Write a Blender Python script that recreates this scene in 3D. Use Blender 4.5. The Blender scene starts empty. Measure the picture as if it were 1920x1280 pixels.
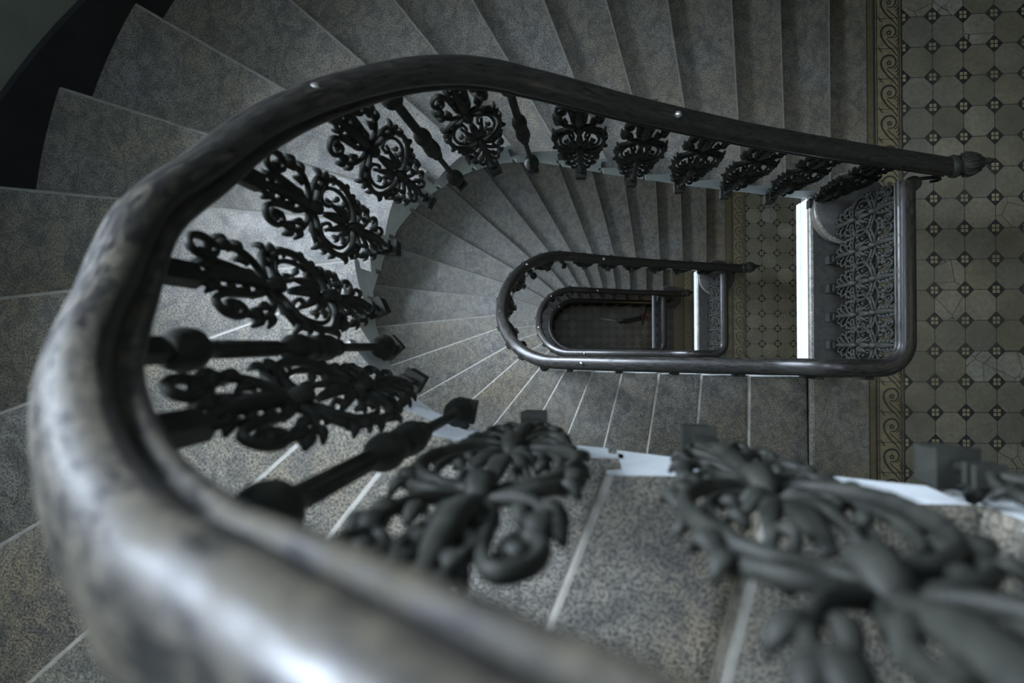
import bpy, bmesh, math, random
from mathutils import Vector, Matrix
random.seed(7)
S = bpy.context.scene
COL = S.collection
PI = math.pi

# ------------------------------------------------------------------ plan
XC, YC = -1.43, -0.835            # centre of the semicircular end
HW_IN, HW_OUT, HW_RAIL, HW_IRON = .515, 1.86, .425, .468
TILE = .17
NOS = [[0.004, 0.0], [-0.018, -0.264], [-0.091, -0.416], [-0.155, -0.569], [-0.243, -0.663], [-0.377, -0.635], [-0.513, -0.572], [-0.681, -0.416], [-0.861, -0.208], [-1.062, 0.09], [-1.248, 0.328], [-1.485, 0.717], [-1.685, 0.961], [-1.895, 1.192], [-2.108, 1.368], [-2.3, 1.432], [-2.481, 1.425], [-2.623, 1.327], [-2.781, 1.19], [-2.887, 0.986], [-2.994, 0.751], [-3.094, 0.472], [-3.117, 0.204], [-3.14159, -0.082]]
LEVELS = [3.841, 0.0, -4.0, -7.5, -10.9]      # landings from the top down to the ground
RAILH = .955

def nosing(k, fl):
    th, rho = NOS[k]
    dx = 0
    if fl == 2 and k >= 18: dx = -.1 * min(1, (k - 17) / 4)
    if fl == 3 and k <= 5: dx = -.17 * (1 - k / 6)
    return th, rho + math.cos(th) * dx

def plan_path(hw, x0=0.0, x1=0.0, n=96, step=.02):
    """from the landing along the lower straight, round the bend and back"""
    P = []
    m = max(2, int((x0 - XC) / step))
    for i in range(m): P.append(Vector((x0 + (XC - x0) * i / m, YC - hw)))
    for i in range(n + 1):
        a = -PI / 2 - PI * i / n
        P.append(Vector((XC + hw * math.cos(a), YC + hw * math.sin(a))))
    m = max(2, int((x1 - XC) / step))
    for i in range(1, m + 1): P.append(Vector((XC + (x1 - XC) * i / m, YC + hw)))
    return P

def cumlen(P):
    s = [0.0]
    for a, b in zip(P, P[1:]): s.append(s[-1] + (b - a).length)
    return s

def crossings(P, fl):
    """arc length at which the path crosses every nosing line, going down"""
    s = cumlen(P); out = []
    last = 0.0
    for k in range(24):
        th, rho = nosing(k, fl)
        n = Vector((math.cos(th), math.sin(th)))
        g = [n.dot(p) - rho for p in P]
        best = None
        for i in range(len(P) - 1):
            if g[i] >= 0 > g[i + 1] and s[i + 1] >= last:
                t = g[i] / (g[i] - g[i + 1]); best = s[i] + t * (s[i + 1] - s[i]); break
        if best is None: best = last + .24
        out.append(best); last = best
    return out, s

def at_s(P, s, q):
    if q <= 0: 
        d = (P[1] - P[0]).normalized(); return P[0] + d * q
    for i in range(len(P) - 1):
        if s[i] <= q <= s[i + 1]:
            t = (q - s[i]) / max(1e-9, s[i + 1] - s[i]); return P[i].lerp(P[i + 1], t)
    d = (P[-1] - P[-2]).normalized(); return P[-1] + d * (q - s[-1])

def interp(xs, ys, x):
    if x <= xs[0]: return ys[0]
    if x >= xs[-1]: return ys[-1]
    for i in range(len(xs) - 1):
        if xs[i] <= x <= xs[i + 1]:
            t = (x - xs[i]) / max(1e-9, xs[i + 1] - xs[i]); return ys[i] + t * (ys[i + 1] - ys[i])

# ------------------------------------------------------------------ nodes
class NT:
    def __init__(s, name):
        s.m = bpy.data.materials.new(name); s.m.use_nodes = True
        s.t = s.m.node_tree; s.t.nodes.clear()
        s.out = s.n('ShaderNodeOutputMaterial'); s.b = s.n('ShaderNodeBsdfPrincipled')
        s.l(s.b.outputs[0], s.out.inputs[0])
    def n(s, t, **k):
        x = s.t.nodes.new(t)
        for a, v in k.items(): setattr(x, a, v)
        return x
    def l(s, a, b): s.t.links.new(a, b)
    def put(s, sock, v):
        if hasattr(v, 'node'): s.l(v, sock)
        else: sock.default_value = v
    def math(s, op, a, b=0.0, c=None, clamp=False):
        x = s.n('ShaderNodeMath', operation=op, use_clamp=clamp)
        s.put(x.inputs[0], a); s.put(x.inputs[1], b)
        if c is not None: s.put(x.inputs[2], c)
        return x.outputs[0]
    def pos(s): return s.n('ShaderNodeNewGeometry').outputs['Position']
    def noise(s, vec, scale, detail=4, rough=.6, dist=0):
        x = s.n('ShaderNodeTexNoise'); s.l(vec, x.inputs['Vector'])
        x.inputs['Scale'].default_value = scale; x.inputs['Detail'].default_value = detail
        x.inputs['Roughness'].default_value = rough; x.inputs['Distortion'].default_value = dist
        return x.outputs['Fac']
    def ramp(s, fac, stops):
        x = s.n('ShaderNodeValToRGB'); s.put(x.inputs[0], fac)
        e = x.color_ramp.elements
        while len(e) < len(stops): e.new(.5)
        for i, (p, c) in enumerate(stops):
            e[i].position = p; e[i].color = (*c, 1) if len(c) == 3 else c
        return x.outputs[0]
    def mix(s, f, a, b, blend='MIX'):
        x = s.n('ShaderNodeMix', data_type='RGBA', blend_type=blend)
        s.put(x.inputs[0], f)
        s.put(x.inputs[6], (*a, 1) if isinstance(a, tuple) else a)
        s.put(x.inputs[7], (*b, 1) if isinstance(b, tuple) else b)
        return x.outputs[2]
    def bump(s, h, strength=.3, dist=.002):
        x = s.n('ShaderNodeBump'); x.inputs['Strength'].default_value = strength
        x.inputs['Distance'].default_value = dist
        s.l(h, x.inputs['Height']); s.l(x.outputs[0], s.b.inputs['Normal'])
    def set(s, color=None, rough=None, metal=None, spec=None):
        for nme, v in (('Base Color', color), ('Roughness', rough), ('Metallic', metal), ('Specular IOR Level', spec)):
            if v is None: continue
            if isinstance(v, tuple): v = (*v, 1)
            s.put(s.b.inputs[nme], v)
        return s.m

def gray(v): return (v, v, v)

def mat_stone():
    t = NT('speckled_stone'); p = t.pos()
    big = t.noise(p, 2.6, 3, .5)
    mid = t.noise(p, 14, 5, .65, .6)
    fine = t.noise(p, 175, 4, .8)
    vo = t.n('ShaderNodeTexVoronoi'); t.l(p, vo.inputs['Vector']); vo.inputs['Scale'].default_value = 210
    vw = t.n('ShaderNodeTexWave'); t.l(p, vw.inputs['Vector']); vw.inputs['Scale'].default_value = 3.5
    vw.inputs['Distortion'].default_value = 16; vw.inputs['Detail'].default_value = 4; vw.inputs['Detail Scale'].default_value = 2.2
    base = t.ramp(big, [(.3, (.205, .170, .108)), (.5, (.205, .185, .140)), (.7, (.215, .210, .190))])
    base = t.mix(t.ramp(vw.outputs['Fac'], [(.66, gray(0)), (.92, gray(.5))]), base, (.080, .078, .068))
    base = t.mix(t.ramp(mid, [(.36, gray(.8)), (.54, gray(0))]), base, (.075, .075, .065))
    base = t.mix(t.ramp(fine, [(.43, gray(.95)), (.53, gray(0))]), base, (.024, .024, .023))
    base = t.mix(t.ramp(fine, [(.56, gray(0)), (.70, gray(.35))]), base, (.33, .33, .31))
    base = t.mix(t.ramp(vo.outputs['Distance'], [(.0, gray(.5)), (.22, gray(0))]), base, (.42, .42, .40))
    t.set(base, t.ramp(mid, [(.3, gray(.48)), (.7, gray(.30))]), None, .5)
    t.bump(fine, .35, .0015)
    return t.m

def mat_paint(name, c, rough=.7, dirt=.25, scale=9):
    t = NT(name); p = t.pos()
    n = t.noise(p, scale, 5, .7)
    d = tuple(x * (1 - dirt * 1.6) for x in c)
    t.set(t.mix(t.ramp(n, [(.32, gray(1)), (.6, gray(0))]), c, d), rough)
    t.bump(t.noise(p, 60, 3, .6), .15, .002)
    return t.m

def mat_iron():
    t = NT('cast_iron'); p = t.pos()
    n = t.noise(p, 22, 5, .65); f = t.noise(p, 140, 2, .6)
    c = t.ramp(n, [(.35, (.011, .012, .010)), (.65, (.025, .026, .021))])
    t.set(c, t.ramp(n, [(.3, gray(.52)), (.7, gray(.66))]), .0, .18)
    t.bump(f, .25, .001)
    return t.m

def mat_rail():
    t = NT('worn_handrail'); p = t.pos()
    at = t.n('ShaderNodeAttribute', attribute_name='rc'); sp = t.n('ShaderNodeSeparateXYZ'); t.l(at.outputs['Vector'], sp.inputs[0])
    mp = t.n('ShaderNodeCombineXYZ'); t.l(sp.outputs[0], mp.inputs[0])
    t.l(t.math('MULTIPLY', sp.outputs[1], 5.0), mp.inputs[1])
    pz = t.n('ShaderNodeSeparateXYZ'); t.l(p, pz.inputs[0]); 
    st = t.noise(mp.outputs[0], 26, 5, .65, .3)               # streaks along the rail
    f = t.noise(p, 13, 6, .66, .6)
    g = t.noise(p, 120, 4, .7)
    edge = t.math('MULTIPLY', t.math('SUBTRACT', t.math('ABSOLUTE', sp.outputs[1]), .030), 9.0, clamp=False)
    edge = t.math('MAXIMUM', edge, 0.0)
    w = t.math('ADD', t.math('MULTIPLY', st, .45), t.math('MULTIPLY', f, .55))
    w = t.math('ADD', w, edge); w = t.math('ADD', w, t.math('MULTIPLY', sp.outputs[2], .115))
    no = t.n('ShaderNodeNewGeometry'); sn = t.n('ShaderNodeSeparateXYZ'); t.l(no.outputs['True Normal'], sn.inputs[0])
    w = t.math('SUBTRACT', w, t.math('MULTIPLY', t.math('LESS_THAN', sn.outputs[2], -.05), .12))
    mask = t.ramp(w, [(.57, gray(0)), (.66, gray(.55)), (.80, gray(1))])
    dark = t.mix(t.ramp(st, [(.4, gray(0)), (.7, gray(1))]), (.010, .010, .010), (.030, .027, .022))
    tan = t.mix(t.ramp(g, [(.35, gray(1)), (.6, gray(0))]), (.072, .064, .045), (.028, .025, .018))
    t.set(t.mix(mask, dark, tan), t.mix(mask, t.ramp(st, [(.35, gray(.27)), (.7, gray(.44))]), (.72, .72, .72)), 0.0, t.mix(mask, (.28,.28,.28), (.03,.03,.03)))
    t.bump(t.math('ADD', t.math('MULTIPLY', st, .7), t.math('MULTIPLY', g, .3)), .12, .0008)
    return t.m

def mat_simple(name, c, rough=.5, metal=0.0, spec=.5):
    t = NT(name); p = t.pos(); n = t.noise(p, 30, 4, .6)
    d = tuple(x * .72 for x in c)
    t.set(t.mix(t.ramp(n, [(.35, gray(1)), (.65, gray(0))]), c, d), rough, metal, spec)
    return t.m

def mat_tiles(name, x0, y0, tx=TILE):
    """octagons with dark diamonds holding four small pale squares"""
    t = NT(name); p = t.pos()
    sx = t.n('ShaderNodeSeparateXYZ'); t.l(p, sx.inputs[0])
    u = t.math('MULTIPLY', t.math('SUBTRACT', sx.outputs[0], x0), 1 / tx)
    v = t.math('MULTIPLY', t.math('SUBTRACT', sx.outputs[1], y0), 1 / TILE)
    fu, fv = t.math('FRACT', u), t.math('FRACT', v)
    au = t.math('ABSOLUTE', t.math('SUBTRACT', fu, .5)); av = t.math('ABSOLUTE', t.math('SUBTRACT', fv, .5))
    sm = t.math('ADD', au, av)
    mx = t.math('MAXIMUM', au, av); mn = t.math('MINIMUM', au, av)
    dia = t.math('GREATER_THAN', sm, .705)
    edge = t.math('GREATER_THAN', mx, .488)
    sq = t.math('MULTIPLY', t.math('GREATER_THAN', mn, .385), t.math('LESS_THAN', mx, .484))
    cell = t.n('ShaderNodeCombineXYZ')
    t.l(t.math('FLOOR', u), cell.inputs[0]); t.l(t.math('FLOOR', v), cell.inputs[1])
    wn = t.n('ShaderNodeTexWhiteNoise', noise_dimensions='2D'); t.l(cell.outputs[0], wn.inputs['Vector'])
    n = t.noise(p, 40, 5, .7); n2 = t.noise(p, 4, 3, .5)
    oct_ = t.ramp(wn.outputs['Value'], [(.0, (.125, .117, .085)), (.3, (.17, .158, .108)), (.6, (.15, .142, .115)), (.9, (.215, .20, .145)), (1, (.25, .245, .21))])
    oct_ = t.mix(t.ramp(n, [(.35, gray(.55)), (.6, gray(0))]), oct_, (.085, .085, .062))
    # hairline cracks in some tiles
    cr = t.n('ShaderNodeTexVoronoi', feature='DISTANCE_TO_EDGE'); t.l(p, cr.inputs['Vector']); cr.inputs['Scale'].default_value = 7
    crack = t.math('MULTIPLY', t.math('LESS_THAN', cr.outputs['Distance'], .010), t.math('GREATER_THAN', wn.outputs['Value'], .86))
    oct_ = t.mix(crack, oct_, (.03, .03, .025))
    c = t.mix(edge, oct_, (.022, .022, .020))
    c = t.mix(dia, c, (.016, .015, .018))
    c = t.mix(sq, c, (.24, .22, .135))
    c = t.mix(t.ramp(n2, [(.4, gray(.35)), (.6, gray(0))]), c, (.06, .06, .045))
    t.set(c, .42, None, .35)
    return t.m

M = {}
M['stone'] = mat_stone()
M['white'] = mat_paint('painted_stair_edge', (.62, .66, .68), .6, .12, 16)
M['iron'] = mat_iron()
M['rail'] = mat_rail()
M['stud'] = mat_simple('steel_stud', (.42, .42, .40), .3, .8)
M['wall'] = mat_paint('wall_plaster', (.15, .17, .14), .7, .15, 3)
M['worn'] = mat_simple('worn_nosing', (.23, .22, .19), .45)
M['skirt'] = mat_paint('dark_skirting', (.012, .013, .014), .5, .3, 5)
M['curb'] = mat_paint('dark_landing_edge', (.035, .036, .032), .6, .4, 30)
M['brown'] = mat_simple('brown_strip', (.085, .068, .03), .5)
M['border'] = mat_simple('border_ground', (.165, .142, .08), .45)
M['ink'] = mat_simple('border_ink', (.022, .022, .018), .45)
M['grout'] = mat_simple('dark_grout', (.02, .02, .018), .8)
M['frame'] = mat_paint('window_paint', (.45, .46, .44), .5, .2, 20)
t_ = NT('daylit_pane'); t_.b.inputs['Base Color'].default_value = (.8, .85, .9, 1)
t_.b.inputs['Emission Color'].default_value = (.74, .84, 1.0, 1); t_.b.inputs['Emission Strength'].default_value = 17.0
M['pane'] = t_.m
M['top_pane'] = t_.m.copy(); M['top_pane'].node_tree.nodes['Principled BSDF'].inputs['Emission Strength'].default_value = 19.0
M['dim_pane'] = t_.m.copy(); M['dim_pane'].node_tree.nodes['Principled BSDF'].inputs['Emission Strength'].default_value = 3.0
M['sky_pane'] = t_.m.copy(); M['sky_pane'].node_tree.nodes['Principled BSDF'].inputs['Emission Strength'].default_value = 14.0
M['red'] = mat_simple('dull_red_paint', (.16, .02, .02), .6)
M['rubber'] = mat_simple('black_rubber', (.015, .015, .015), .7)
M['pale'] = mat_simple('pale_plastic', (.42, .43, .41), .5)

# ------------------------------------------------------------------ builders
class MB:
    def __init__(s): s.v = []; s.f = []; s.mi = []; s.sm = []
    def add(s, V, F, mi=0, smooth=False):
        o = len(s.v); s.v += [tuple(p) for p in V]
        for f in F:
            s.f.append([o + i for i in f]); s.mi.append(mi); s.sm.append(smooth)
    def box(s, c, size, mi=0, rot=None):
        V = []
        for x in (-1, 1):
            for y in (-1, 1):
                for z in (-1, 1):
                    q = Vector((x * size[0] / 2, y * size[1] / 2, z * size[2] / 2))
                    if rot is not None: q = rot @ q
                    V.append(Vector(c) + q)
        s.add(V, [(0, 1, 3, 2), (4, 6, 7, 5), (0, 4, 5, 1), (2, 3, 7, 6), (0, 2, 6, 4), (1, 5, 7, 3)], mi)
    def tube(s, P, R, n=8, mi=0, flat=1.0, normal=None, caps=True):
        """sweep an ellipse along points; flat scales across 'normal'"""
        P = [Vector(p) for p in P]; N = len(P)
        if not hasattr(R, '__len__'): R = [R] * N
        ref = Vector(normal) if normal is not None else Vector((0, 0, 1))
        V = []; 
        for i in range(N):
            d = (P[min(i + 1, N - 1)] - P[max(i - 1, 0)]).normalized()
            a = d.cross(ref)
            if a.length < 1e-4: a = d.cross(Vector((1, 0, 0)))
            a.normalize(); b = a.cross(d).normalized()
            for j in range(n):
                t = 2 * PI * j / n
                V.append(P[i] + a * math.cos(t) * R[i] + b * math.sin(t) * R[i] * flat)
        F = []
        for i in range(N - 1):
            for j in range(n):
                F.append((i * n + j, i * n + (j + 1) % n, (i + 1) * n + (j + 1) % n, (i + 1) * n + j))
        s.add(V, F, mi, True)
        if caps:
            s.f.append([len(s.v) - N * n + j for j in range(n)][::-1]); s.mi.append(mi); s.sm.append(False)
            s.f.append([len(s.v) - n + j for j in range(n)]); s.mi.append(mi); s.sm.append(False)
    def lathe(s, prof, n=16, mi=0, M4=None):
        V = []
        for r, z in prof:
            for j in range(n):
                t = 2 * PI * j / n; p = Vector((r * math.cos(t), r * math.sin(t), z))
                V.append(M4 @ p if M4 is not None else p)
        F = []
        for i in range(len(prof) - 1):
            for j in range(n): F.append((i * n + j, i * n + (j + 1) % n, (i + 1) * n + (j + 1) % n, (i + 1) * n + j))
        s.add(V, F, mi, True)
        o = len(s.v) - len(V)
        s.f.append([o + j for j in range(n)][::-1]); s.mi.append(mi); s.sm.append(False)
        o = len(s.v) - n
        s.f.append([o + j for j in range(n)]); s.mi.append(mi); s.sm.append(False)
    def prism(s, poly, z0, z1, mt=0, mb=0, ms=0):
        """poly: ccw xy points; z0/z1 numbers or lists"""
        n = len(poly)
        a = z0 if hasattr(z0, '__len__') else [z0] * n
        b = z1 if hasattr(z1, '__len__') else [z1] * n
        o = len(s.v)
        s.v += [(p[0], p[1], a[i]) for i, p in enumerate(poly)] + [(p[0], p[1], b[i]) for i, p in enumerate(poly)]
        s.f.append([o + n + i for i in range(n)]); s.mi.append(mt); s.sm.append(False)
        s.f.append([o + i for i in range(n)][::-1]); s.mi.append(mb); s.sm.append(False)
        for i in range(n):
            j = (i + 1) % n
            s.f.append([o + i, o + j, o + n + j, o + n + i])
            s.mi.append(ms[i] if hasattr(ms, '__len__') else ms); s.sm.append(False)
    def mesh(s, name, mats, fixn=False):
        me = bpy.data.meshes.new(name); me.from_pydata(s.v, [], s.f)
        for m in mats: me.materials.append(M[m])
        me.polygons.foreach_set('material_index', s.mi); me.polygons.foreach_set('use_smooth', s.sm)
        if fixn:
            bm = bmesh.new(); bm.from_mesh(me); bmesh.ops.recalc_face_normals(bm, faces=bm.faces); bm.to_mesh(me); bm.free()
        me.update(); return me

def link(name, data, parent=None, loc=None):
    o = bpy.data.objects.new(name, data); COL.objects.link(o)
    if parent is not None: o.parent = parent
    if loc is not None: o.location = loc
    return o
def build(mb, name, mats, parent=None, world=True, fixn=True):
    """mesh given in world coordinates; parents are only moved, never turned"""
    o = link(name, mb.mesh(name, mats, fixn), parent)
    if parent is not None and world: 
        w = Vector(parent.location)
        if parent.parent is not None: w += Vector(parent.parent.location)
        o.location = -w
    return o
def tag(o, label=None, cat=None, group=None, kind=None):
    if label: o['label'] = label
    if cat: o['category'] = cat
    if group: o['group'] = group
    if kind: o['kind'] = kind
    return o
def thing(name, loc, label, cat, group=None):
    return tag(link(name, None, None, loc), label, cat, group)

# ------------------------------------------------------------------ ornamental panel (local: x across, y towards the well, z up)
def smooth(P, n=6):
    """Catmull-Rom"""
    out = []
    Q = [P[0]] + list(P) + [P[-1]]
    for i in range(1, len(Q) - 2):
        for j in range(n):
            t = j / n
            p = []
            for a, b, c, d in zip(Q[i - 1], Q[i], Q[i + 1], Q[i + 2]):
                p.append(.5 * (2 * b + (c - a) * t + (2 * a - 5 * b + 4 * c - d) * t * t + (3 * b - a - 3 * c + d) * t ** 3))
            out.append(tuple(p))
    out.append(tuple(P[-1])); return out

def leaf(mb, base, tip, w, bow=.01, y0=0.0, th=.007, n=6):
    """tapered bulging leaf between two points of the panel plane"""
    b = Vector((base[0], 0, base[1])); e = Vector((tip[0], 0, tip[1])); d = e - b
    P = []; R = []
    for i in range(n + 1):
        t = i / n
        q = b + d * t; q.y = y0 + bow * math.sin(PI * t) 
        P.append(q); R.append(w * (math.sin(PI * (.12 + .80 * t)) ** .8))
    mb.tube(P, R, 8, 0, flat=max(.35, th / w), normal=(0, 1, 0))

XS = .88
def panel_mesh(hs=1.0):
    mb = MB(); r0 = .0068
    def curve(pts, r=r0, y=.0, dy=.012, taper=None):
        for sgn in (-1, 1):
            P = smooth([(sgn * x * XS, z * hs) for x, z in pts], 6)
            N = len(P) - 1
            Q = [Vector((p[0], y + dy * math.sin(PI * i / N), p[1])) for i, p in enumerate(P)]
            R = [r * (1 if not taper else (1 - taper * abs(2 * i / N - 1) ** 2)) for i in range(N + 1)]
            mb.tube(Q, R, 8, 0, flat=1.25, normal=(0, 1, 0))
    def leaves(b, e, w, **k):
        for sgn in (-1, 1): leaf(mb, (sgn * b[0] * XS, b[1] * hs), (sgn * e[0] * XS, e[1] * hs), w, **k)
    # upper volutes
    curve([(.004, .76), (.022, .81), (.030, .88), (.036, .95), (.052, .995), (.076, .985), (.084, .945), (.072, .912), (.054, .915), (.050, .945), (.062, .955)], .0066)
    curve([(.012, .86), (.03, .93), (.022, .985), (.010, 1.01)], .0055)
    leaves((.06, .945), (.066, .93), .011)
    # side branches with leaf ends
    curve([(.004, .765), (.030, .775), (.058, .800), (.078, .835), (.080, .872)], .0062)
    leaves((.078, .85), (.074, .905), .013, bow=.016); leaves((.080, .858), (.098, .895), .011, bow=.014)
    leaves((.066, .815), (.100, .835), .011, bow=.014); leaves((.05, .80), (.056, .845), .010)
    # drooping arms
    curve([(.004, .752), (.034, .762), (.066, .752), (.088, .722), (.092, .688)], .0062)
    leaves((.088, .715), (.110, .735), .010, bow=.014); leaves((.092, .70), (.112, .665), .013, bow=.016)
    leaves((.088, .695), (.082, .655), .011, bow=.012); leaves((.06, .75), (.064, .715), .010)
    # heart ring, double
    curve([(.004, .742), (.026, .722), (.058, .714), (.088, .680), (.104, .615), (.098, .540), (.066, .478), (.026, .452), (.0, .452)], .0075, 0, .014)
    curve([(.030, .668), (.046, .686), (.068, .672), (.082, .618), (.078, .552), (.052, .502), (.022, .490), (.004, .50)], .0052, 0, .008)
    curve([(.030, .668), (.024, .650), (.036, .640), (.044, .652)], .005)
    leaves((.098, .60), (.120, .625), .009, bow=.01); leaves((.100, .55), (.118, .50), .011, bow=.012); leaves((.085, .50), (.098, .455), .010, bow=.012)
    # palmette in the ring
    for a, L_, w in ((0, .150, .013), (28, .128, .011), (56, .088, .010), (88, .062, .009)):
        a = math.radians(a)
        leaves((.002, .515), (.002 + L_ * math.sin(a) * .62, .515 + L_ * math.cos(a)), w, bow=.014)
    leaves((.05, .60), (.066, .58), .008); leaves((.045, .545), (.062, .53), .008)
    # sprays under the ring
    curve([(.0, .442), (.028, .424), (.054, .420), (.074, .438), (.078, .462)], .0058)
    leaves((.074, .445), (.078, .482), .011, bow=.012); leaves((.066, .43), (.096, .432), .010, bow=.012); leaves((.05, .422), (.058, .455), .008)
    curve([(.0, .405), (.022, .370), (.050, .348), (.074, .362), (.076, .388)], .0058)
    leaves((.072, .365), (.082, .402), .010, bow=.012); leaves((.06, .352), (.090, .345), .010, bow=.012); leaves((.04, .355), (.046, .388), .008)
    curve([(.0, .350), (.018, .300), (.040, .268), (.060, .272), (.062, .298), (.048, .304)], .0056)
    leaves((.05, .27), (.076, .262), .009, bow=.01); leaves((.03, .285), (.032, .24), .009, bow=.01)
    curve([(.0, .27), (.012, .235), (.030, .205), (.044, .215), (.040, .235)], .005)
    # centre: acanthus above, stem below
    leaf(mb, (0, .745 * hs), (0, 1.02 * hs), .015, bow=.018, th=.011, n=9)
    for z in (.80, .85, .90, .95):
        leaves((.006, z), (.032, z + .045), .010, bow=.012)
    leaf(mb, (0, .47 * hs), (0, .12 * hs), .013, bow=.014, th=.010, n=9)
    leaf(mb, (0, .78 * hs), (0, .70 * hs), .017, bow=.02, th=.012)
    leaf(mb, (0, .49 * hs), (0, .40 * hs), .017, bow=.02, th=.012)
    mb.tube([(0, 0, .02), (0, .002, .25 * hs), (0, 0, .45 * hs)], .0075, 8, 0, normal=(0, 1, 0))
    for z in (.115, .135): mb.box((0, 0, z * hs), (.034, .026, .010))
    if hs < 1: mb.box((0, 0, 1.022 * hs), (.040, .026, .05 * hs))
    return mb.mesh('ornamental_panel', ['iron'], True)

def foot_mesh():
    mb = MB()
    mb.box((0, -.004, .030), (.044, .046, .060)); mb.box((0, -.004, .064), (.052, .052, .010)); mb.box((0, -.004, .0), (.036, .038, .014))
    mb.tube([(0, -.02, .05), (0, -.03, .10), (0, -.004, .13)], .011, 8, 0)
    return mb.mesh('foot_bracket', ['iron'], True)

def baluster_mesh():
    mb = MB()
    prof = [(.008, .03), (.016, .05), (.024, .075), (.029, .10), (.027, .125), (.016, .145), (.020, .155), (.011, .168), (.0088, .19), (.0088, .42), (.014, .432), (.017, .44), (.013, .452),
            (.019, .47), (.0245, .50), (.0245, .53), (.018, .55), (.022, .56), (.022, .57), (.016, .585), (.021, .61), (.025, .645), (.023, .67), (.016, .69), (.012, .70), (.0105, .72),
            (.0105, .90), (.0115, .935), (.013, .95), (.018, .965), (.026, .985), (.028, 1.005), (.024, 1.03), (.018, 1.05)]
    mb.lathe(prof, 18)
    for j in range(8):       # flutes on the shaft
        a = 2 * PI * j / 8
        mb.tube([(.0105 * math.cos(a), .0105 * math.sin(a), .725), (.0105 * math.cos(a), .0105 * math.sin(a), .93)], .0022, 5)
    return mb.mesh('baluster', ['iron'], True)
def baluster_foot_mesh():
    mb = MB(); mb.box((0, -.004, .012), (.042, .048, .03)); mb.tube([(0, -.0, .03), (0, -.026, .03), (0, -.036, .0)], .012, 8)
    return mb.mesh('foot_bracket', ['iron'], True)

mb = MB(); mb.box((0, 0, .5), (.034, .024, 1)); TBR = mb.mesh('top_bracket', ['iron'], True)
PANEL = panel_mesh(1.0); LPANEL = panel_mesh(.80); FOOT = foot_mesh(); BAL = baluster_mesh(); BFOOT = baluster_foot_mesh()

# ------------------------------------------------------------------ flights
def step_mesh(fl, k, z0, r, PI_, SI, KI, PO, SO, KO):
    """one solid stone step between nosing k-1 and nosing k"""
    th, rho = nosing(k, fl)
    n = Vector((math.cos(th), math.sin(th)))               # points up the flight
    def bound(P, s, K, a, b, m):
        q0 = K[k - 1] if k > 0 else K[0] - .3
        q1 = K[k]
        q0 += a; q1 += b
        return [at_s(P, s, q0 + (q1 - q0) * i / m) for i in range(m + 1)], [q0 + (q1 - q0) * i / m for i in range(m + 1)]
    mb = MB(); z = z0 - k * r
    m = 5
    # tread slab
    bi, qi = bound(PI_, SI, KI, -.035, 0, m); bo, qo = bound(PO, SO, KO, -.035, 0, m)
    poly = bi + bo[::-1]
    ms = [1] * m + [0] + [0] * m + [0]
    nos = .048
    mb.prism(poly, z - nos, z, 0, 0, ms)
    # body under it, set back behind the nosing, soffit following the pitch
    bi, qi = bound(PI_, SI, KI, -.010, -.026, m); bo, qo = bound(PO, SO, KO, -.010, -.030, m)
    poly = bi + bo[::-1]
    ki = [interp([KI[k - 1], KI[k]], [k - 1, k], q) for q in qi]; ko = [interp([KO[k - 1], KO[k]], [k - 1, k], q) for q in qo]
    zb = [z0 - q * r - .275 for q in ki + ko[::-1]]
    mb.prism(poly, zb, z - nos + .0005, 0, 1, ms)
    me = mb.mesh('step', ['stone', 'white', 'worn'], False)
    bm = bmesh.new(); bm.from_mesh(me)
    bmesh.ops.recalc_face_normals(bm, faces=bm.faces)
    ed = []
    for e in bm.edges:
        a, b = e.verts[0].co, e.verts[1].co
        if abs(a.z - z) < 1e-4 and abs(b.z - z) < 1e-4:
            if abs(n.dot(a.xy) - rho) < .004 and abs(n.dot(b.xy) - rho) < .004 and e.calc_length() > .3: ed.append(e)
        if abs(a.z - z + nos) < 1e-4 and abs(b.z - z + nos) < 1e-4:
            if abs(n.dot(a.xy) - rho) < .004 and abs(n.dot(b.xy) - rho) < .004 and e.calc_length() > .3: ed.append(e)
    if ed:
        bmesh.ops.bevel(bm, geom=ed, offset=.011, segments=3, profile=.5, affect='EDGES', clamp_overlap=True)
        for f in bm.faces:
            c = f.calc_center_median()
            if -.0115 < c.z - z < -.0002 and abs(n.dot(c.xy) - rho) < .0125 and f.normal.z > .05: f.material_index = 2
    bm.to_mesh(me); bm.free(); return me

FLIGHT_LABEL = [
    'nearest winding flight of wide speckled stone steps, running out of the frame left and top',
    'second flight of speckled stone steps, fanned round the sharp middle handrail loop',
    'third flight of grey stone steps, small fan between the second and third handrail loops',
    'lowest and darkest flight of steps, seen only inside the innermost handrail loop']
flights = []
for fl in range(4):
    z0, z1 = LEVELS[fl], LEVELS[fl + 1]; r = (z0 - z1) / 24
    f = thing('stair_flight', (XC, YC, z1), FLIGHT_LABEL[fl], 'staircase', 'flights of stone stairs winding down the well')
    PI_ = plan_path(HW_IN, .3, .6); PO = plan_path(HW_OUT - .004, .3, .6)
    KI, SI = crossings(PI_, fl); KO, SO = crossings(PO, fl)
    for k in range(1, 24):
        me = step_mesh(fl, k, z0, r, PI_, SI, KI, PO, SO, KO)
        link('step', me, f, -Vector(f.location))
    flights.append(f)

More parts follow.
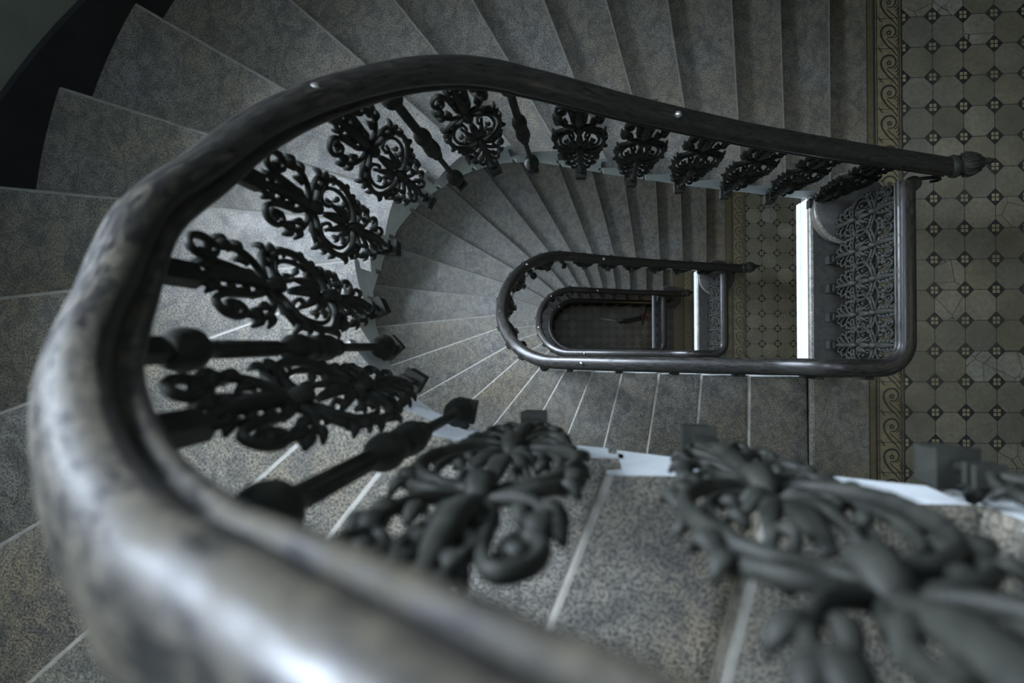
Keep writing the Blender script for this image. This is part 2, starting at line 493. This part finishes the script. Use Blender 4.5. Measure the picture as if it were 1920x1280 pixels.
# ------------------------------------------------------------------ unseen underside of the next flight up, added to shade the outer treads
def soffit():
    r = 3.84 / 24; z0 = LEVELS[0] + 3.84
    A = plan_path(HW_IN, .3, .6); B = plan_path(HW_OUT, .3, .6); KA, SA = crossings(A, 0); KB, SB = crossings(B, 0)
    mb = MB(); N = 60; V = []
    for i in range(N + 1):
        k = 23 * i / N; z = z0 - k * r - .28
        a = at_s(A, SA, interp(list(range(24)), KA, k)); b = at_s(B, SB, interp(list(range(24)), KB, k))
        V += [(a.x, a.y, z), (b.x, b.y, z), (b.x, b.y, z + .3), (a.x, a.y, z + .3)]
    mb.add(V, [(i * 4 + j, i * 4 + (j + 1) % 4, i * 4 + 4 + (j + 1) % 4, i * 4 + 4 + j) for i in range(N) for j in range(4)], 0)
    tag(build(mb, 'ceiling', ['white']), kind='structure')
soffit()

# ------------------------------------------------------------------ skirting along the outer wall
for fl in range(4):
    z0, z1 = LEVELS[fl], LEVELS[fl + 1]; r = (z0 - z1) / 24
    P = plan_path(HW_OUT - .016, .3, .6, 64, .08); K, s = crossings(P, fl)
    Po = plan_path(HW_OUT + .01, .3, .6, 64, .08)
    mb = MB(); V = []
    for i, p in enumerate(P):
        kk = interp([K[0] - .3] + K + [K[-1] + .27], [-1] + list(range(24)) + [24], s[i])
        if kk < 0: kk = 0
        zt = z0 - kk * r + .16; zb = z0 - kk * r - .30
        q = Po[i]
        V += [(p.x, p.y, zb), (p.x, p.y, zt), (q.x, q.y, zt + .004), (q.x, q.y, zb)]
    F = []
    for i in range(len(P) - 1):
        a = i * 4; b = a + 4
        for j in range(4): F.append((a + j, a + (j + 1) % 4, b + (j + 1) % 4, b + j))
    mb.add(V, F, 0, False)
    o = build(mb, 'baseboard_left', ['skirt']); tag(o, kind='structure')

# ------------------------------------------------------------------ landings
BORDER = {0: (.366, .518), 1: (.366, .518), 2: (.390, .542), 3: (.318, .470)}
EDGE = {0: 0.0, 1: 0.012, 2: 0.0, 3: -.17}
TY = {0: .668, 1: .668, 2: .1985, 3: .13}
XR, Y0, Y1 = 3.1, YC - HW_OUT, YC + HW_OUT
def ribbon(mb, P, w, z, mi=0):
    P = [Vector(p) for p in P]; V = []; N = len(P)
    ws = [q * 1.6 for q in w] if hasattr(w, '__len__') else [w * 1.5] * N
    for i in range(N):
        d = (P[min(i + 1, N - 1)] - P[max(i - 1, 0)]).normalized(); n = Vector((-d.y, d.x))
        V += [(*(P[i] + n * ws[i] / 2), z), (*(P[i] - n * ws[i] / 2), z)]
    mb.add(V, [(2 * i, 2 * i + 1, 2 * i + 3, 2 * i + 2) for i in range(N - 1)], mi)
def scroll_ink(mb, x0, x1, y0, y1, ty, z):
    """running scroll pattern printed on the border tiles"""
    w = x1 - x0
    for a, ww in ((x0 + .004, .006), (x0 + .016, .004), (x1 - .004, .006), (x1 - .016, .004), (x1 - .024, .002)):
        ribbon(mb, [(a, y0), (a, y1)], ww, z)
    j0 = math.floor((y0 - ty) / TILE) ; j1 = math.ceil((y1 - ty) / TILE)
    xm = x0 + w * .50; R = w * .27
    for j in range(j0, j1 + 1):
        yc = ty + j * TILE
        if yc - TILE * .45 < y0 or yc + TILE * .45 > y1: continue
        ribbon(mb, [(x0, yc - TILE / 2), (x1, yc - TILE / 2)], .0022, z)
        cx = xm + w * .04; cy = yc + .004
        # spiral: sweeps round a flower and runs on to the next tile
        pts = []
        for i in range(30):
            a = math.radians(250 + 305 * i / 29); rr = R * (.62 + .42 * min(1, i / 17))
            pts.append((cx + rr * math.cos(a), cy + rr * math.sin(a)))
        tail = smooth([pts[-1], (cx - w * .24, cy - TILE * .17), (cx - w * .06, cy - TILE * .42), (cx + w * .14, cy - TILE * .60), (cx + w * .28, cy - TILE * .78)], 5)
        pts += tail[1:]
        N = len(pts)
        ribbon(mb, pts, [.0035 + .0035 * math.sin(PI * i / (N - 1)) for i in range(N)], z)
        pts2 = smooth([(cx - w * .08, cy - TILE * .20), (cx + w * .06, cy - TILE * .34), (cx + w * .22, cy - TILE * .47), (cx + w * .30, cy - TILE * .60)], 5)
        ribbon(mb, pts2, .004, z)
        for ang in range(5):
            a = math.radians(72 * ang + 18); q = (cx + .0095 * math.cos(a), cy + .0095 * math.sin(a))
            ring = [(q[0] + .0062 * math.cos(b * PI / 3), q[1] + .0062 * math.sin(b * PI / 3), z) for b in range(6)]
            mb.add(ring, [tuple(range(6))], 0)
        for dx, dy, sx_, sy_ in ((.25, -.10, 1, 1), (.30, -.17, 1, 1), (.34, -.24, 1, 1), (-.30, .30, -1, 1), (-.34, .36, -1, 1)):
            bx, by = cx + dx * w, cy + dy * TILE * 1.4
            ribbon(mb, smooth([(bx - sx_ * .012, by - .010), (bx, by - .002), (bx + sx_ * .006, by + .010)], 4), .0036, z)
for li in range(4):
    z = LEVELS[li]; ex = EDGE[li]; b0, b1 = BORDER[li]
    tm = 'tile_%d' % li; M[tm] = mat_tiles('octagon_tiles_' + 'abcd'[li], b1, TY[li], .161 if li == 1 else TILE)
    mb = MB()
    def rect(xa, xb, zt, mi, ya=Y0, yb=Y1):
        mb.add([(xa, ya, zt), (xb, ya, zt), (xb, yb, zt), (xa, yb, zt)], [(0, 1, 2, 3)], mi)
    sx = b0 - (.033 if li < 2 else (.07 if li == 2 else .165))
    rect(ex + .02, sx - .006, z, 0, Y0, YC - HW_IN); rect(ex + .02, sx - .006, z, 6, YC - HW_IN, YC + HW_IN); rect(ex + .02, sx - .006, z, 0, YC + HW_IN, Y1); rect(sx - .006, sx, z, 5); rect(sx, b0 - .004, z, 2)
    rect(b0 - .004, b0, z, 5); rect(b0, b1, z, 3); rect(b1, XR, z, 4)
    # landing edge: rounded stone nose, painted face with a groove, soffit
    prof = [(ex + .02, z), (ex + .008, z - .003), (ex, z - .012), (ex, z - .038), (ex + .006, z - .048)]
    for (xa, za), (xb, zb) in zip(prof, prof[1:]):
        mb.add([(xa, Y0, za), (xa, Y1, za), (xb, Y1, zb), (xb, Y0, zb)], [(0, 1, 2, 3)], 0, True)
    prof = [(ex + .006, z - .048), (ex + .006, z - .175), (ex + .016, z - .18), (ex + .016, z - .19), (ex + .004, z - .195), (ex + .004, z - .265), (XR, z - .265)]
    for (xa, za), (xb, zb) in zip(prof, prof[1:]):
        for ya, yb, mi in ((Y0, YC - HW_IN, 0), (YC - HW_IN, YC + HW_IN, 1), (YC + HW_IN, Y1, 0)):
            o_ = .03 if mi == 0 and xa < 1 else 0; o2 = .03 if mi == 0 and xb < 1 else 0
            mb.add([(xa + o_, ya, za), (xa + o_, yb, za), (xb + o2, yb, zb), (xb + o2, ya, zb)], [(0, 1, 2, 3)], 1 if xb == XR else mi)
            if mi == 0: mb.add([(ex, ya, z - .048), (ex, yb, z - .048), (ex + .04, yb, z - .048), (ex + .04, ya, z - .048)], [(0, 1, 2, 3)], 0)
    o = build(mb, 'floor', ['stone', 'white', 'brown', 'border', tm, 'grout', 'curb'], fixn=False); tag(o, kind='structure')
    mk = MB(); scroll_ink(mk, b0, b1, Y0, Y1, TY[li] - TILE / 2, z + .0006)
    p = build(mk, 'border_pattern', ['ink'], fixn=False); p.parent = o
# ground floor
M['tile_g'] = mat_tiles('octagon_tiles_ground', .05, .03)
mb = MB(); z = LEVELS[4]
mb.add([(-3.5, Y0 - .3, z), (XR, Y0 - .3, z), (XR, Y1 + .3, z), (-3.5, Y1 + .3, z)], [(0, 1, 2, 3)], 0)
tag(build(mb, 'floor', ['tile_g'], fixn=False), kind='structure')

# ------------------------------------------------------------------ walls, windows, ceiling
ZT, ZB = 8.2, LEVELS[4]
WC = math.radians(159)
WIN = sorted([(LEVELS[i] + LEVELS[i + 1]) / 2 + 1.35 for i in range(4)]); WH = 1.8; WA = math.radians(15)
mb = MB(); R = HW_OUT + .005; R2 = HW_OUT + .62
zs = [ZB]
for w in WIN: zs += [w, w + WH]
zs.append(ZT)
NA = 48; angs = sorted(set([PI / 2 + PI * i / NA for i in range(NA + 1)] + [WC - WA, WC + WA]))
def cyl(a, rr, z): return (XC + rr * math.cos(a), YC + rr * math.sin(a), z)
for i in range(len(angs) - 1):
    a, b = angs[i], angs[i + 1]; inside = WC - WA < (a + b) / 2 < WC + WA
    for j in range(len(zs) - 1):
        if inside and j % 2 == 1: continue
        mb.add([cyl(a, R, zs[j]), cyl(b, R, zs[j]), cyl(b, R, zs[j + 1]), cyl(a, R, zs[j + 1])], [(0, 1, 2, 3)], 0, True)
    if inside:
        for w in WIN:
            for zz in (w, w + WH): mb.add([cyl(a, R, zz), cyl(b, R, zz), cyl(b, R2, zz), cyl(a, R2, zz)], [(0, 1, 2, 3)], 0)
for w in WIN:
    for a in (WC - WA, WC + WA):
        mb.add([cyl(a, R, w), cyl(a, R2, w), cyl(a, R2, w + WH), cyl(a, R, w + WH)], [(0, 1, 2, 3)], 0)
tag(build(mb, 'wall_left', ['wall'], fixn=False), kind='structure')
for nme, yy in (('wall_front', Y0 - .005), ('wall_back', Y1 + .005)):
    mb = MB(); mb.box(((XC + XR) / 2, yy + (-.1 if yy < YC else .1), (ZB + ZT) / 2), (XR - XC, .2, ZT - ZB))
    tag(build(mb, nme, ['wall']), kind='structure')
mb = MB(); mb.box((XR + .1, YC, (ZB + ZT) / 2), (.2, 2 * HW_OUT + .4, ZT - ZB)); tag(build(mb, 'wall_right', ['wall']), kind='structure')
mb = MB(); mb.box((0, YC, ZT + .1), (7.2, 4.6, .2)); tag(build(mb, 'ceiling', ['wall']), kind='structure')
RW = Matrix.Rotation(WC, 4, 'Z')
def wloc(q): return Vector((XC, YC, 0)) + RW @ Vector(q)
def wbox(mb, c, size): mb.box(wloc(c), size, 0, RW.to_3x3())
for i, w in enumerate(WIN):
    half = R * math.sin(WA) + .05; X = R * math.cos(WA) + .5; zc = w + WH / 2
    mb = MB(); t = .06
    for yy in (-half, half): wbox(mb, (X, yy, zc), (.07, t, WH + .1))
    for zz in (w, w + WH): wbox(mb, (X, 0, zz), (.07, 2 * half, t))
    wbox(mb, (X, 0, zc), (.06, .05, WH)); wbox(mb, (X, 0, w + WH * .68), (.06, 2 * half, .045))
    o = build(mb, 'window_%d' % (i + 1), ['frame']); tag(o, kind='structure')
    mb = MB(); mb.add([wloc((X + .01, -half, w)), wloc((X + .01, half, w)), wloc((X + .01, half, w + WH)), wloc((X + .01, -half, w + WH))], [(0, 1, 2, 3)], 0)
    build(mb, 'window_pane', [('dim_pane', 'pane', 'pane', 'top_pane')[i]], o, fixn=False)
    mb = MB(); wbox(mb, (R + .22, 0, w - .02), (.60, 2 * half + .02, .05)); build(mb, 'window_sill', ['frame'], o)

mb = MB(); zc = ZT - .03  # unseen skylight added over the well to light it from above
SX0, SX1, SY0, SY1 = -2.0, -.75, -1.3, -.35
for x in (SX0, (SX0 + SX1) / 2, SX1): mb.box((x, (SY0 + SY1) / 2, zc), (.05, SY1 - SY0, .05))
for y in (SY0, SY1): mb.box(((SX0 + SX1) / 2, y, zc), (SX1 - SX0, .05, .05))
o = build(mb, 'window_5', ['frame']); tag(o, kind='structure')
mb = MB(); mb.add([(SX0, SY0, zc), (SX0, SY1, zc), (SX1, SY1, zc), (SX1, SY0, zc)], [(0, 1, 2, 3)], 0); build(mb, 'window_pane', ['sky_pane'], o, fixn=False)

t_ = NT('fill_lamp_glass'); t_.b.inputs['Emission Color'].default_value = (1.0, .86, .52, 1); t_.b.inputs['Emission Strength'].default_value = 7.0
M['lamp'] = t_.m
for i in range(4):  # unseen globe lamps, added for warm fill light on the landings
    zc = LEVELS[i] - .265 if i else LEVELS[0] - .265
    o = thing('added_fill_lamp', (1.55, -.9, zc), 'unseen warm fill lamp added under the landing', 'lamp', 'unseen fill lamps added under the landings')
    mb = MB(); mb.lathe([(.07, -.035), (.09, -.02), (.09, 0)], 24, 0, Matrix.Translation(o.location)); build(mb, 'base', ['frame'], o)
    mb = MB(); mb.lathe([(.005, -.20), (.06, -.19), (.11, -.15), (.125, -.11), (.11, -.06), (.07, -.03)], 24, 0, Matrix.Translation(o.location)); build(mb, 'globe', ['lamp'], o)

# ------------------------------------------------------------------ railings
PROF = [(0, .034), (.014, .0335), (.026, .029), (.035, .020), (.0395, .008), (.038, -.003), (.031, -.009), (.0255, -.013), (.0265, -.018), (.033, -.022), (.0355, -.028), (.0325, -.036), (.024, -.041), (.010, -.043), (0, -.043)]
PROF = PROF + [(-a, b) for a, b in PROF[-2:0:-1]]
def rail_path(fl):
    """full 3D path: landing bar, corner, flight, to the finial"""
    z0, z1 = LEVELS[fl], LEVELS[fl + 1]; r = (z0 - z1) / 24
    xr = .117 + (EDGE[fl] * 1.3 if fl == 3 else 0) 
    xe = .285 + (-.12 if fl == 2 else 0)
    P = []; rad = .11; yb = YC - HW_RAIL
    for i in range(14): P.append(Vector((xr, YC + HW_RAIL - .05 + (yb + rad - (YC + HW_RAIL - .05)) * i / 14)))
    for i in range(9):
        a = -PI / 2 * i / 8
        P.append(Vector((xr - rad + rad * math.cos(a), yb + rad + rad * math.sin(a))))
    nc = len(P)
    P += plan_path(HW_RAIL, xr - rad - .01, xe, 72, .03)
    K, s = crossings(P[nc:], fl); off = cumlen(P)[nc]
    K = [q + off for q in K]; s = cumlen(P)
    ks = [K[0] - .30] + K + [K[-1] + .27]; kv = [-.0] + list(range(24)) + [24]
    Z = [z0 - interp([0] + K + [K[-1] + .27], [0, 0] + list(range(1, 24)) + [24], q) * r + RAILH for q in s]
    Z = [z + .035 * max(0, min(1, (interp(K, list(range(24)), q) - 1.5) / 3)) * max(0, min(1, (15 - interp(K, list(range(24)), q)) / 4)) - .012 * max(0, min(1, (interp(K, list(range(24)), q) - 14) / 2)) for z, q in zip(Z, s)]
    # ease the pitch
    for _ in range(6):
        Z = [Z[0]] + [(Z[i - 1] + 2 * Z[i] + Z[i + 1]) / 4 for i in range(1, len(Z) - 1)] + [Z[-1]]
    return [Vector((p.x, p.y, z)) for p, z in zip(P, Z)], s, K, nc, r
def sweep(mb, P, prof, mi=0):
    n = len(prof); V = []
    for i, p in enumerate(P):
        d = P[min(i + 1, len(P) - 1)] - P[max(i - 1, 0)]; d.normalize()
        side = Vector((d.y, -d.x, 0)).normalized(); up = side.cross(d)
        if up.z < 0: up = -up
        for a, b in prof: V.append(p + side * a + up * b)
    F = [(i * n + j, i * n + (j + 1) % n, (i + 1) * n + (j + 1) % n, (i + 1) * n + j) for i in range(len(P) - 1) for j in range(n)]
    mb.add(V, F, mi, True)
    for base in (0, (len(P) - 1) * n): mb.add([V[base + j] for j in range(n)], [tuple(range(n))], mi)

RAIL_LABEL = [
    'nearest handrail with iron panels, huge and blurred at lower left, ending in a finial',
    'middle handrail loop, joined to the long bar across the upper landing on the right',
    'third handrail loop down, smaller rounded rail inside the middle loop',
    'innermost and lowest handrail loop, small dark oval round the bottom of the well']
# stations of the ironwork: straights by x, bend by angle
ST = [('P', 'b', -.22), ('P', 'b', -.50), ('P', 'b', -.79), ('P', 'b', -1.07), ('P', 'b', -1.35)]
BEND = [('B', 259), ('P', 239), ('B', 223), ('P', 206), ('P', 178.5), ('P', 151), ('B', 134), ('P', 115), ('B', 96)]
TOP = [-1.27, -1.03, -.78, -.52, -.25, .03]
for fl in range(4):
    z0, z1 = LEVELS[fl], LEVELS[fl + 1]
    P, s, K, nc, r = rail_path(fl)
    g = thing('stair_railing', (XC, YC - HW_RAIL, z1), RAIL_LABEL[fl], 'railing', 'handrails following the stair flights')
    gl = Vector(g.location)
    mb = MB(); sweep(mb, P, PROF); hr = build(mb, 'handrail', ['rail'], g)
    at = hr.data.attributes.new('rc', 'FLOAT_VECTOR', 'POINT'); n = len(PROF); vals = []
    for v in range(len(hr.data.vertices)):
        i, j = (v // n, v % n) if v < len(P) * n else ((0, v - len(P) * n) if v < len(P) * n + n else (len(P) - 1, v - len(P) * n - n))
        wear_sheen = (1 if fl == 0 else .1) * max(0, min(1, (10.5 - interp(K, list(range(24)), s[i])) / 2.5))  # extra tan on the nearest rail: wear plus a blurred reflection put into colour
        vals += [s[i] + fl * 3.7, PROF[j][0], wear_sheen]
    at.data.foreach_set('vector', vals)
    # joints of the rail: thin bands
    def near(pt):
        return min(range(len(P)), key=lambda i: (P[i].xy - Vector(pt)).length)
    # finial
    e = P[-1]; d = (P[-1] - P[-4]); d.z = .0; d.y += .012; d.normalize(); q = Vector((0, 0, 1)).rotation_difference(d).to_matrix().to_4x4()
    MM = Matrix.Translation(e) @ q @ Matrix.Diagonal((1, 1, 1.35, 1))
    mb = MB(); mb.lathe([(.030, -.01), (.046, .0), (.050, .012), (.044, .022), (.034, .028), (.044, .036), (.048, .05), (.044, .066), (.034, .084), (.022, .100), (.014, .108), (.015, .116), (.008, .128), (.002, .131)], 16, 0, MM)
    for j in range(10):
        a = 2 * PI * j / 10
        pts = [MM @ Vector((rr * math.cos(a), rr * math.sin(a), zz)) for rr, zz in ((.044, .036), (.049, .05), (.045, .066), (.035, .084))]
        mb.tube(pts, .006, 6)
    build(mb, 'finial', ['iron'], g)
    # studs
    studs = {0: [(-.95, 1), (-1.80, 2)], 1: [(-1.09, 1), (-1.72, 2), (-1.845, 3), (-1.27, 0)], 2: [(-1.09, 1), (-1.72, 2), (-1.84, 3), (-1.27, 0)], 3: [(-1.72, 2)]}[fl]
    for x, side in studs:
        if side == 1: i = near((x, YC + HW_RAIL))
        elif side == 2: i = near((x, YC + math.sqrt(max(0, HW_RAIL ** 2 - (x - XC) ** 2))))
        elif side == 3: i = near((x, YC - math.sqrt(max(0, HW_RAIL ** 2 - (x - XC) ** 2))))
        else: i = near((x, YC - HW_RAIL))
        c = P[i] + Vector((0, 0, .038))
        mb = MB(); mb.lathe([(.003, -.008), (.007, -.006), (.0085, 0), (.010, .004), (.0125, .010), (.010, .017), (.005, .021), (.001, .022)], 12, 0, Matrix.Translation(c))
        o = build(mb, 'stud', ['stud'], g)
    # newel standing on the lower landing under the rail end, stone drum below it
    nx = .17 + (-.12 if fl == 2 else 0); ny = YC + HW_RAIL - .05; zt = z1 + RAILH - .03
    mb = MB(); zb = z1 + .14; H = zt - zb
    pr = [(.040, 0), (.044, .02), (.034, .04), (.046, .07), (.050, .11), (.040, .15), (.026, .18), (.032, .20), (.024, .22), (.022, .30), (.026, .52), (.034, .55), (.026, .58), (.038, .63), (.044, .69), (.038, .75), (.026, .79), (.030, .82), (.026, .86), (.034, .92), (.040, .97), (.036, 1.0)]
    mb.lathe([(a * .85, b * H) for a, b in pr], 18, 0, Matrix.Translation((nx, ny, zb)))
    build(mb, 'newel', ['iron'], g)
    # scroll bracket curling under the rail end
    mb = MB(); pts = []
    for i in range(40):
        a = -.5 * PI - 2.9 * PI * i / 39 * .62; rr = .085 * (1 - .62 * i / 39)
        pts.append((nx + .10 + rr * math.cos(a), ny + .03, zt - .10 + rr * math.sin(a)))
    mb.tube(pts, [.010 - .004 * i / 39 for i in range(40)], 8, 0, normal=(0, 1, 0))
    build(mb, 'scroll_bracket', ['iron'], g)
    # ironwork along the flight
    IP = plan_path(HW_IRON, .2, .4); IK, IS = crossings(IP, fl)
    def zn(pt):
        i = min(range(len(IP)), key=lambda i: (IP[i] - pt).length)
        return z0 - interp([0] + IK + [IK[-1] + .27], [0, 0] + list(range(1, 24)) + [24], IS[i]) * r
    items = []
    shift0 = EDGE[fl] * .8 if fl == 3 else 0
    for x in (-.02, -.22, -.50, -.79, -1.07): items.append(('P', Vector((x + shift0 * (1 + x), YC - HW_IRON)), -90))
    items.append(('P', Vector((-1.35, YC - HW_IRON)), -90))
    for t, a in BEND:
        ar = math.radians(a); items.append((t, Vector((XC + HW_IRON * math.cos(ar), YC + HW_IRON * math.sin(ar))), a))
    for x in TOP: 
        if fl == 2 and x > -.9: x -= .1 * min(1, (x + 1.1) / .6)
        items.append(('P', Vector((x, YC + HW_IRON)), 90))
    for t, pt, ang in items:
        zf = zn(pt) - .225
        tz = P[near(pt)].z - .040 - zf
        rot = math.radians(ang) - PI / 2     # local +y points outwards from the well; x along the rail
        if t == 'P':
            o = link('ornamental_panel', PANEL, g, Vector((pt.x, pt.y, zf)) - gl); o.rotation_euler.z = rot + PI; b = link('top_bracket', TBR, o, (0, 0, .995)); b.scale.z = tz - .985
            c = link('foot_bracket', FOOT, o)
        else:
            o = link('baluster', BAL, g, Vector((pt.x, pt.y, zf)) - gl); o.rotation_euler.z = rot + PI; o.scale = (1.1, 1.1, 1.0)
            b = link('top_bracket', TBR, o, (0, 0, 1.03)); b.scale.z = tz - 1.02; b.scale.x = b.scale.y = .8
            c = link('foot_bracket', BFOOT, o)
    # panels of the bar across the landing
    xr = .117 + (EDGE[fl] * 1.3 if fl == 3 else 0)
    for y in (-.53, -.69, -.85, -1.01, -1.165):
        o = link('ornamental_panel', LPANEL, g, Vector((xr - .004, y, z0 + .008)) - gl); o.rotation_euler.z = PI / 2; o.scale.z = (RAILH - .05) / (1.047 * .8)
        c = link('foot_bracket', FOOT, o)
    # rounded stone drum that carries the newel
    if fl < 3:
        mb = MB(); n = 28
        mb.lathe([(.185, -.002), (.185, .10), (.200, .102), (.205, .112), (.205, .130), (.198, .140), (.190, .1405)], 40, 0, Matrix.Translation((nx + .03, ny + .045, z1)))
        mb.lathe([(.190, .139), (.188, .1415), (.02, .142)], 40, 1, Matrix.Translation((nx + .03, ny + .045, z1)))
        o = build(mb, 'newel_plinth', ['stone', 'curb']); 
        tag(o, ['rounded stone plinth under the newel on the upper tiled landing', 'rounded stone plinth under the newel on the middle tiled landing', 'small rounded stone plinth under the newel on the lowest tiled landing'][fl], 'plinth', 'round stone plinths under the newels')

# ------------------------------------------------------------------ things on the ground floor
gz = LEVELS[4]
sc = thing('kick_scooter', (-.25, -.50, gz), 'small dim red object with thin bars on the dark floor at the well bottom', 'scooter')
def wheel(c):
    mb = MB(); pts = [(c[0] + .06 * math.cos(a * PI / 10), c[1], c[2] + .06 * math.sin(a * PI / 10)) for a in range(21)]
    mb.tube(pts, .014, 8, 0, normal=(0, 1, 0)); mb.tube([(c[0], c[1] - .02, c[2]), (c[0], c[1] + .02, c[2])], .02, 10, 0); return mb
build(wheel((-.05, -.60, gz + .074)), 'wheel', ['rubber'], sc); build(wheel((-.52, -.70, gz + .074)), 'wheel', ['rubber'], sc)
mb = MB(); mb.box((-.28, -.65, gz + .09), (.40, .10, .025), 0, Matrix.Rotation(.2, 3, 'Z')); build(mb, 'deck', ['rubber'], sc)
mb = MB(); mb.tube([(-.05, -.60, gz + .08), (-.10, -.61, gz + .70)], .018, 10); build(mb, 'stem', ['red'], sc)
mb = MB(); mb.tube([(-.14, -.78, gz + .71), (-.10, -.61, gz + .70), (-.06, -.44, gz + .71)], .014, 8); build(mb, 'handlebar', ['rubber'], sc)
mb = MB(); mb.box((-.10, -.60, gz + .60), (.10, .12, .14), 0, Matrix.Rotation(.2, 3, 'Z')); build(mb, 'basket', ['red'], sc)
mb = MB(); mb.tube([(-1.02, -.60, gz + .03), (-.90, -.625, gz + .035), (-.76, -.65, gz + .04), (-.64, -.67, gz + .04)], [.015, .03, .035, .03], 10)
tag(build(mb, 'rolled_mat', ['pale']), 'pale elongated roll lying on the dark tiles at the bottom of the well', 'roll')
mb = MB(); mb.tube([(-1.62, -.60, gz + .012), (-1.30, -.63, gz + .012)], .012, 8)
tag(build(mb, 'thin_rod', ['pale']), 'thin pale rod on the dark floor left of the pale roll', 'rod')

# ------------------------------------------------------------------ light, camera
w = bpy.data.worlds.new('sky'); S.world = w; w.use_nodes = True
w.node_tree.nodes['Background'].inputs[0].default_value = (.6, .7, .8, 1); w.node_tree.nodes['Background'].inputs[1].default_value = .3

cam = bpy.data.cameras.new('camera'); co = bpy.data.objects.new('camera', cam); COL.objects.link(co); S.camera = co
ax, ay, az = 0.003153706790440577, 0.10792907812746289, -0.006113757495357632
Rm = Matrix.Rotation(az, 3, 'Z') @ Matrix.Rotation(ax, 3, 'X') @ Matrix.Rotation(ay, 3, 'Y')
co.matrix_world = Matrix.Translation((-1.24484, -1.14913, 4.11595)) @ Rm.to_4x4()
cam.sensor_width = 36; cam.sensor_fit = 'HORIZONTAL'; cam.lens = 1307.2 / 1920 * 36
cam.clip_start = .01; cam.clip_end = 60
cam.dof.use_dof = True; cam.dof.focus_distance = 3.9; cam.dof.aperture_fstop = 3.2

S.view_settings.view_transform = 'Standard'; S.view_settings.look = 'None'; S.view_settings.gamma = 1
S.view_settings.exposure = 1.92; S.view_settings.use_curve_mapping = False
S.cycles.use_denoising = True; S.cycles.max_bounces = 8; S.cycles.diffuse_bounces = 5
